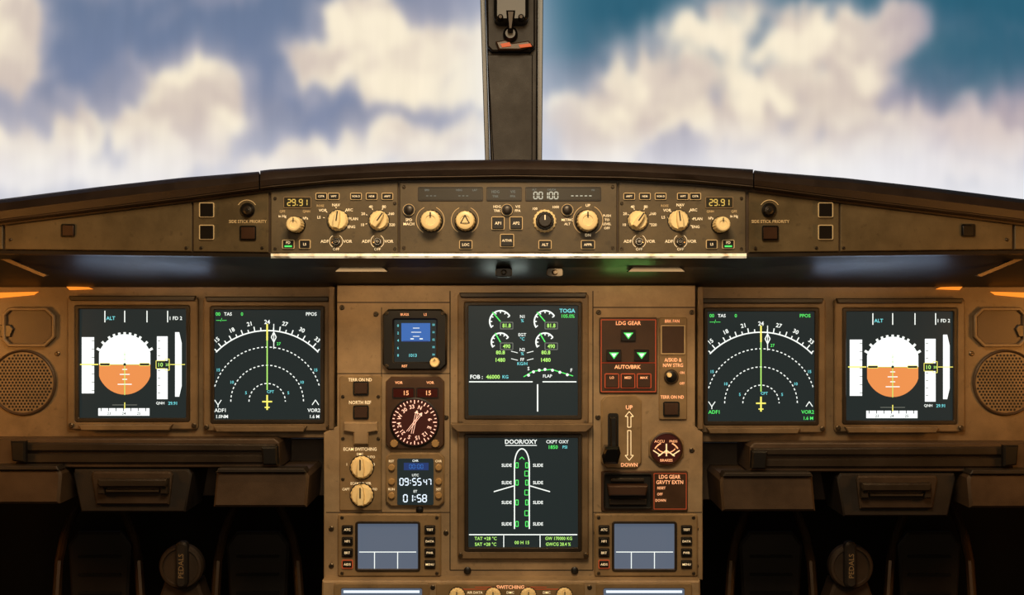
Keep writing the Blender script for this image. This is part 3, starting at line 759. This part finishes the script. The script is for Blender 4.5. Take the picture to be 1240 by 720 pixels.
T=Thing('radio_magnetic_indicator','brown square instrument with round red-lit compass dial and needles','flight instrument',Y=0)
k=T.part('faceplate'); k.prism([(473,456),(532,456),(538,462),(538,538),(532,544),(473,544),(467,538),(467,462)],0,.008,'gear_plate',bev=1.5)
for x0,c_ in ((475,492),(504,519)):
    k=T.part('counter_window'); k.rframe(x0,469,x0+27,482,1.0,.008,.0095,'black',r=1); k.box(x0+1.3,470.3,x0+25.7,480.7,.008,.0086,'lcd_red')
    q=T.part('counter_digits',k); q.text('15',c_,475.5,5.5,'legend_red',.009)
k=T.part('dial'); k.lathe(502,511,[(30,.008),(30,.0105),(28.5,.011),(28,.009)],'black',40); k.lathe(502,511,[(28,.0088),(27.9,.0091)],'dial_red',40)
q=T.part('dial_marking',k)
for a in range(0,360,10):
    r1=22.5 if a%30==0 else 24.5
    q.line(502+27*sin(radians(a)),511-27*cos(radians(a)),502+r1*sin(radians(a)),511-r1*cos(radians(a)),1.1,.0095,'legend_pink')
for i in range(12): q.text(['N','3','6','E','12','15','S','21','24','W','30','33'][i],502+19*sin(radians(i*30+20)),511-19*cos(radians(i*30+20)),4.8,'legend_pink',.0095,rot=i*30+20)
q=T.part('needle',k)
for a in (12,38):
    s_,c_=sin(radians(a)),cos(radians(a))
    for dxx in (-1.2,1.2): q.line(502+13*s_+dxx,511-13*c_,502-14*s_+dxx,511+14*c_,.6,.0105,'legend_pink')
    q.poly([(502+15*s_,511-15*c_),(502+11*s_-2.6*c_,511-11*c_-2.6*s_),(502+11*s_+2.6*c_,511-11*c_+2.6*s_)],.0106,'legend_pink')
for x in (477,527):
    k=T.part('knob'); k.lathe(x,537,[(4.6,.008),(4.6,.013),(4,.014)],'cream_dark',20,.05)
q=T.part('lettering'); q.text('VOR',483,463,3.2,'legend_red',.0084); q.text('VOR',521,463,3.2,'legend_red',.0084)

T=Thing('clock','square tan digital clock with white numerals and side buttons','clock',Y=0)
k=T.part('faceplate'); k.prism([(473,548),(532,548),(538,554),(538,607),(532,613),(473,613),(467,607),(467,554)],0,.008,'plate',bev=1.5)
k=T.part('screen'); k.box(481,555,525,611,.004,.0092,'screen',r=2)
q=T.part('clock_digits',k)
q.rect(489,560,519,569,.0096,'e_navy'); q.seg('00:00',504,564.5,5,'e_blue',.0099)
q.seg('09:55',497,583,8,'e_bright',.0096,w=4); q.seg('47',517.5,583.4,7,'e_bright',.0096,w=3.4); q.seg('01:58',502.5,603,8.4,'e_bright',.0096,w=4.4)
q.text('CHR',503,557.5,2.6,'e_white',.0096); q.text('UTC',503,575,3,'e_white',.0096); q.text('ET',503,594.5,3,'e_white',.0096)
for x,y in ((474,566),(531,566),(474,583),(531,583),(474,600),(531,600)):
    k=T.part('button'); k.lathe(x,y,[(4,.008),(4,.012),(3,.013)],'cream_dark',18)
q=T.part('lettering'); q.text('RST',474,558,2.8,'legend',.0084); q.text('CHR',531,558,2.8,'legend',.0084); q.text('SET',531,592,2.8,'legend',.0084); q.text('RUN',474,592,2.8,'legend',.0084)

T=Thing('display_switching_panel','tan vertical switch panel with two cream rotary knobs','control panel',Y=0)
k=T.part('faceplate'); k.box(411,455,462,618,0,.004,'plate',r=2,bev=1)
button(T,437,470,19,17,.004,cap='brown_cap',out='black',ow=1.6); button(T,437,499,19,17,.004,cap='brown_cap',out='black',ow=1.6)
k=T.part('cover_plate'); k.prism([(416,511),(457,511),(457,522),(446,524),(446,538),(428,538),(428,524),(416,522)],.004,.012,'panel',bev=1.5)
knob_sel(T,436,568,13,.004,ang=0,hh=.02); knob_sel(T,436,602,13,.004,ang=0,hh=.02)
q=T.part('lettering'); h=.0044
for t_,x,y,z in (('TERR ON ND',436,459.5,4),('NORTH REF',436,487,4.2),('ECAM SWITCHING',436,543.5,4),('DMC',436,549.5,3),('AUTO',449,553,3),('1',420,562,3.2),('3',453,562,3.2),('ECAM/ND XFR',437,585,3.2),('CAPT',419,592,3),('F/O',454,592,3)): q.text(t_,x,y,z,'legend',h,xs=.86)
for x,y in ((415,480),(458,480),(415,531),(458,531),(415,580)): screw(T,x,y,.004,2.2)

# ---------------------------------------------------------------- landing gear panels
T=Thing('landing_gear_indicator_panel','dark brown landing gear indicator panel with green triangles','control panel',Y=0)
k=T.part('faceplate'); k.box(726,384,796,476,0,.004,'gear_plate',r=2,bev=1)
k=T.part('outline')
k.pl([(728,387),(794,387),(794,439),(728,439)],.9,.0044,'red_line',True); k.pl([(728,439),(794,439),(794,474),(728,474)],.9,.0044,'red_line',True)
for x,y in ((761,406),(743.5,430),(777,430)):
    k=T.part('gear_light'); k.box(x-9,y-7,x+9,y+7,.004,.008,'black',r=1,bev=.6); q=T.part('green_triangle',k); q.poly([(x-6,y-3.5),(x+6,y-3.5),(x,y+4.5)],.0084,'e_green'); q.poly([(x-3.4,y-2.2),(x+3.4,y-2.2),(x,y+2.4)],.0087,'e_white')
for x,t_ in ((741,'LO'),(760.5,'MED'),(780,'MAX')):
    button(T,x,461,17.5,18,.004,t_,cap='brown_cap',out='red_line',ow=.9,th=3,txt_y=-4,tm='legend_red')
q=T.part('lettering'); q.text('LDG GEAR',761,391,4.6,'legend_red',.0046,off=.02); q.text('AUTO/BRK',760,444,4.6,'legend_red',.0046,off=.02)
T=Thing('antiskid_switch_panel','brown panel with round nose wheel steering switch','control panel',Y=0)
k=T.part('faceplate'); k.box(798,384,832,508,0,.004,'plate',r=2,bev=1)
k=T.part('fan_button'); k.box(801,393,829,428,.004,.007,'gear_plate',r=1,bev=1); k.pl([(801,394),(829,394),(829,428),(801,428)],.8,.0075,'legend_dim',True)
k=T.part('toggle_switch'); k.lathe(813,456,[(9,.004),(9,.006),(7.5,.008)],'dull_metal',24); k.lathe(813,456,[(7,.008),(6,.0085)],'black',20); k.lathe(811,454,[(2,.008),(3,.02),(2.5,.024)],'cream',14)
button(T,813,495,20,18,.004,cap='brown_cap',out='black',ow=1.6)
q=T.part('lettering')
for t_,x,y,z in (('BRK FAN',814,388.5,3.8),('A/SKID &',815,435.5,4.4),('N/W STRG',815,442,4.4),('ON',826,451,3),('OFF',826,464,3),('TERR ON ND',814,480.5,4)): q.text(t_,x,y,z,'legend_red',.0046,xs=.85,off=.015)

T=Thing('landing_gear_lever','black landing gear lever in a slotted tan plate','lever',Y=0)
k=T.part('slot_plate'); k.prism([(735,478),(770,478),(777,485),(777,560),(770,567),(735,567),(728,560),(728,485)],0,.006,'plate',bev=1.5)
k=T.part('slot'); k.box(736,500,749,560,.006,.0065,'slot',r=3)
k=T.part('lever_arm'); k.prism([(739,505),(747,505),(747,545),(740,545)],.0065,.02,'black',bev=1.5)
k=T.part('lever_knob'); k.prism([(733,541),(750,541),(752,549),(748,562),(731,562),(729,552)],.02,.045,'blackgloss',bev=3)
q=T.part('lettering'); q.text('UP',762,493,5,'legend_red',.0064,off=.02); q.text('DOWN',762,562.5,4.4,'legend_red',.0064,off=.02)
q.pl([(760,504),(760,517),(764,517),(764,504),(767,504),(762,498),(757,504)],.9,.0064,'legend',True)
q.pl([(760,551),(760,521),(764,521),(764,551),(767,551),(762,557),(757,551)],.9,.0064,'legend',True)

T=Thing('brake_pressure_gauge','octagonal brown brake pressure gauge with white needles','gauge',Y=0)
c8=[(807+23*cos(radians(22.5+45*i)),543+23*sin(radians(22.5+45*i))) for i in range(8)]
k=T.part('bezel'); k.prism(c8,0,.006,'plate',bev=1.5); k.lathe(807,543,[(20,.006),(20,.008),(18.5,.0085),(18,.0065)],'brown_cap',32)
k=T.part('dial'); k.lathe(807,543,[(18,.0062),(17.9,.0068)],'dial_red',32)
q=T.part('dial_marking',k); h=.0072
q.arc(807,551,16,-60,-25,1.6,h,'legend_red',6); q.arc(807,551,16,25,60,1.6,h,'legend_red',6); q.arc(807,534,14,130,230,1.2,h,'legend_red',8)
q.text('ACCU',798.5,534,3.2,'legend_red',h); q.text('BRAKES',807,557,3.2,'legend_red',h); q.text('PRESS',815.5,534,2.8,'legend_red',h)
q=T.part('needle',k); q.line(807,537,807,552,1.7,h+.0006,'legend'); q.line(800,551,791,545,1.4,h+.0006,'legend'); q.line(814,551,823,545,1.4,h+.0006,'legend'); q.line(807,545,797,552,1.4,h+.0006,'legend'); q.line(807,545,817,552,1.4,h+.0006,'legend')

T=Thing('gravity_extension_panel','dark recessed landing gear gravity extension switch with brown flap','control panel',Y=0)
k=T.part('faceplate'); k.box(728,570,833,619,0,.004,'gear_plate',r=2,bev=1)
k=T.part('recess'); k.rframe(731,573,790,616,2,.004,.009,'black',r=2,bev=.6); k.box(733,575,788,614,.004,.005,'slot')
k=T.part('flap'); k.prism([(736,588),(785,588),(782,600),(738,600)],.005,.026,'brown_cap',bev=1.5)
k=T.part('guard'); k.box(740,579,780,583,.005,.012,'bezel',r=1,bev=.8)
k=T.part('guard'); k.box(738,604,783,611,.005,.01,'bezel',r=1,bev=.8)
q=T.part('lettering')
for t_,x,y,z in (('LDG GEAR',811,577,4.6),('GRVTY EXTN',811,583.5,4.6),('RESET',801,590.5,3.2),('OFF',799,598,3.2),('DOWN',800,605.5,3.2)): q.text(t_,x,y,z,'legend_red',.0046,xs=.86,off=.018)
q.pl([(792,573),(831,573),(831,616),(792,616)],.7,.0045,'red_line',True)

for ox in (0,311):
    T=Thing('auxiliary_display','small grey-blue screen in tan housing with side keys','display screen',Y=0,group='small lower displays')
    k=T.part('housing'); k.frame(rrect(409+ox,622,534+ox,698,3),rrect(433+ox,634,506+ox,689,1.5),0,.009,'plate',bev=1.5)
    k=T.part('screen'); k.box(432+ox,633,507+ox,690,.001,.005,'screen_blue')
    q=T.part('screen_graphics',k); q.line(435+ox,668,504+ox,668,1,.0055,'e_white'); q.line(453.5+ox,668,453.5+ox,688,1,.0055,'e_white'); q.line(481.5+ox,668,481.5+ox,688,1,.0055,'e_white')
    k=T.part('bezel'); k.rframe(430+ox,631,509+ox,692,3,.008,.011,'bezel',r=1.5,bev=.6)
    for i,(l_,r_) in enumerate((('ATC','TEST'),('HF1','DATA'),('BRT','PWR'),('AIDS','MENU'))):
        y=641+i*14
        button(T,420.5+ox,y,13.5,10.5,.009,l_,out='red_line' if i==3 else 'bezel',th=2.9); button(T,520.5+ox,y,13.5,10.5,.009,r_,out='bezel',th=2.7)
    for x,y in ((414,626.5),(529,626.5),(414,694),(529,694)): screw(T,x+ox,y,.009,2.2)

# ---------------------------------------------------------------- pedestal
T=Thing('center_pedestal','tan centre pedestal top with switching knobs below the panel','pedestal',Y=-.03)
k=T.part('body'); k.prism([(390,703),(848,703),(856,1174),(380,1174)],-.03,.0,'panel',bev=2)
k=T.part('switching_plate'); k.box(528,706,708,790,0,.004,'plate',r=2,bev=1)
for x in (553,597,640,684): knob_sel(T,x,724,9,.004,ang=0,hh=.016)
q=T.part('lettering'); q.text('SWITCHING',618,710.5,4.4,'legend_red',.0045,off=.02); q.line(548,713,596,713,.9,.0044,'red_line'); q.line(640,713,690,713,.9,.0044,'red_line'); q.line(575,710.5,600,710.5,.8,.0044,'red_line'); q.line(636,710.5,662,710.5,.8,.0044,'red_line')
for x,t_ in ((575,'AIR DATA'),(618,'DMC'),(662,'DMC')): q.text(t_,x,717,3,'legend',.0045)
for x in (524,714): screw(T,x,711,0,3)
for ox in (0,318):
    T=Thing('keypad_display_unit','flight management keypad unit with bright screen top','display screen',Y=-.03,group='pedestal keypad displays')
    k=T.part('housing'); k.frame(rrect(404+ox,706,520+ox,900,3),rrect(413+ox,712.5,511+ox,800,2),0.0005,.006,'plate',bev=1,hin=.001)
    k=T.part('screen'); k.box(412+ox,711.5,512+ox,801,.001,.004,'screen_blue'); q=T.part('screen_graphics',k); q.rect(416+ox,714.5,508+ox,717.5,.0045,'e_bright')
    k=T.part('key_plate'); k.box(411+ox,802,513+ox,895,.0005,.005,'plate')
    for i in range(6):
        for j in range(4): T.part('key').box(414+ox+i*16,812+j*18,426+ox+i*16,824+j*18,.005,.011,'bezel',r=2,bev=1)

# ---------------------------------------------------------------- below side panels
for sgn in (-1,1):
    dy=0 if sgn<0 else 5
    def M(x): return x if sgn<0 else 1246-x
    def PP(pts): return [(M(x),y+dy) for x,y in pts]
    T=Thing('sliding_table','retracted dark metal sliding table bar below the panel','folding table',Y=.0,group='retracted sliding tables')
    k=T.part('channel'); k.prism(PP([(-60,531),(332,531),(338,536),(338,566),(-60,566)]),-.09,.0,'panel_dark',bev=1.5)
    k=T.part('rail'); k.prism(PP([(14,536),(334,538),(334,546),(14,546)]),0,.010,'bezel',bev=1.5)
    k=T.part('tray_edge'); k.prism(PP([(20,549),(332,550),(334,561),(18,561)]),0,.006,'bezel',bev=2)
    k=T.part('end_catch'); k.prism(PP([(316,541),(335,541),(336,563),(318,563)]),.01,.022,'black',bev=2)
    k=T.part('end_catch'); k.prism(PP([(12,534),(30,534),(30,560),(14,558)]),.01,.02,'black',bev=2)
    for a,b_,y0,y1 in ((-60,74,566,610),(258,374,569,614)):
        T=Thing('foot_rest','brown angular padded foot rest under the panel','foot rest',Y=.0,group='foot rests')
        k=T.part('pad'); k.prism(PP([(a+4,y0+2),(b_-4,y0+2),(b_,y0+8),(b_-3,y1),(a,y1)]),-.088,.02,'panel_dark',bev=3)
        k=T.part('top_edge'); k.prism(PP([(a+6,y0-2),(b_-6,y0-2),(b_-3,y0+3),(a+3,y0+3)]),.001,.026,'rubber',bev=1)
    T=Thing('stowage_drawer','dark brown drawer with metal pull handle under the panel','drawer',Y=0,group='drawers under the panel')
    k=T.part('drawer_body'); k.prism(PP([(90,568),(228,568),(232,574),(224,620),(98,620),(88,574)]),-.088,.0,'rubber',bev=2)
    k=T.part('drawer_front'); k.prism(PP([(112,571),(206,571),(208,575),(204,611),(116,611),(110,575)]),0,.008,'drawer_brown',bev=2)
    k=T.part('handle',label='worn metal bar handle'); k.prism(PP([(118,580),(201,580),(202,586),(200,590),(120,590),(117,586)]),.02,.028,'bezel',bev=2)
    for a in (118,194): k.prism(PP([(a,580),(a+8,580),(a+8,598),(a,598)]),.008,.021,'bezel',bev=1)
    k=T.part('handle_plate'); k.prism(PP([(127,592.5),(193,592.5),(192,596),(128,596)]),.008,.02,'dull_metal',bev=1)
    for pxc in (120,312):
        T=Thing('rudder_pedal','worn dark metal rudder pedal on a curved arm','pedal',Y=.2,group='rudder pedals')
        w=38; c0=M(pxc)
        k=T.part('footplate')
        k.prism([(c0-w,660),(c0-w+12,644),(c0+w-12,644),(c0+w,660),(c0+w-4,740),(c0-w+4,740)],-.012,0,'rubber',bev=3)
        for i in range(3): k.box(c0-w+12,672+i*22,c0+w-12,675+i*22,0,.003,'foot_m',r=1)
        for sx in (-1,1):
            k=T.part('arm')
            pts=[k.W(c0+sx*(w-2)+sx*d_,y,h_) for y,h_,d_ in ((612,-.16,-10),(628,-.12,-2),(650,-.06,6),(680,-.02,12),(740,.0,16),(900,.01,18),(1068,.0,18))]
            k.tube(pts,.008,'pedal_m')
    T=Thing('pedal_adjuster','dark round pedal adjustment crank with faint vertical lettering','crank',Y=.1)
    cx=219 if sgn<0 else 1031
    k=T.part('disc'); k.lathe(cx,686,[(27,0),(27,.01),(25,.014),(22,.0145),(21,.012)],'drawer_brown',36)
    k=T.part('grip'); k.prism(rrect(cx-7,656,cx+7,712,6),.012,.026,'rubber',bev=2.5)
    q=T.part('lettering'); q.text('PEDALS',cx,685,6.4,'legend_faint',.0265,rot=-90,off=.005)
    k=T.part('column'); k.prism([(cx-20,704),(cx+20,704),(cx+50,790),(cx+50,1113),(cx-50,1113),(cx-50,790)],-.04,.0,'drawer_brown',bev=3)

for T in THINGS: build(T)

# ---------------------------------------------------------------- lights
from mathutils import Vector
def area(name,loc,target,size,energy,col,sy=None):
    l=bpy.data.lights.new(name,'AREA'); l.energy=energy; l.color=col; l.size=size
    if sy: l.shape='RECTANGLE'; l.size_y=sy
    o=bpy.data.objects.new(name,l); o.location=loc
    d=Vector(target)-Vector(loc); o.rotation_euler=d.to_track_quat('-Z','Y').to_euler(); sc.collection.objects.link(o); return o
area('dome_light',(0,-1.2,1.85),(0,0,.85),.45,15,(1,.78,.5))
area('dome_light_low',(0,-1.9,1.2),(0,0,.9),.6,3.2,(1,.76,.5))
area('pedestal_fill',(0,-.75,1.5),(0,0,.62),.12,2.0,(1,.5,.16))  # unseen amber area light added to warm the pedestal
for s_ in (-1,1):
    area('side_fill',(s_*.98,-.3,.93),(s_*.74,.03,.93),.12,1.1,(1,.4,.08))  # added out of view to strengthen the orange glow at the panel ends
for x in (-.5,-.17,.17,.5):
    area('panel_flood',(x,-.13,1.035),(x,.02,.8),.22,.2,(1,.6,.26),sy=.02)
# unseen strips added to put reflections on the underside (they face up, above eye level)
for s_ in (-1,1):
    o=area('cool_under',(s_*.55,-.05,1.006),(s_*.55,-.05,2),.2,.05,(.5,.68,1),sy=.012)
o=area('cool_under_mid',(-.01,-.07,1.006),(-.01,-.07,2),.06,.022,(.8,.95,.85),sy=.012)
o=area('green_under',(.17,-.07,1.006),(.17,-.07,2),.07,.018,(.35,1,.2),sy=.012)
w=bpy.data.worlds.new('world'); sc.world=w; w.use_nodes=True
w.node_tree.nodes['Background'].inputs[0].default_value=(.35,.27,.18,1); w.node_tree.nodes['Background'].inputs[1].default_value=.05

cam=bpy.data.cameras.new('camera'); cam.sensor_fit='HORIZONTAL'; cam.sensor_width=36; cam.lens=36*D/(1240*S); cam.clip_start=.01
co=bpy.data.objects.new('camera',cam); co.location=(0,-D,ZC); co.rotation_euler=(pi/2,0,0); sc.collection.objects.link(co); sc.camera=co
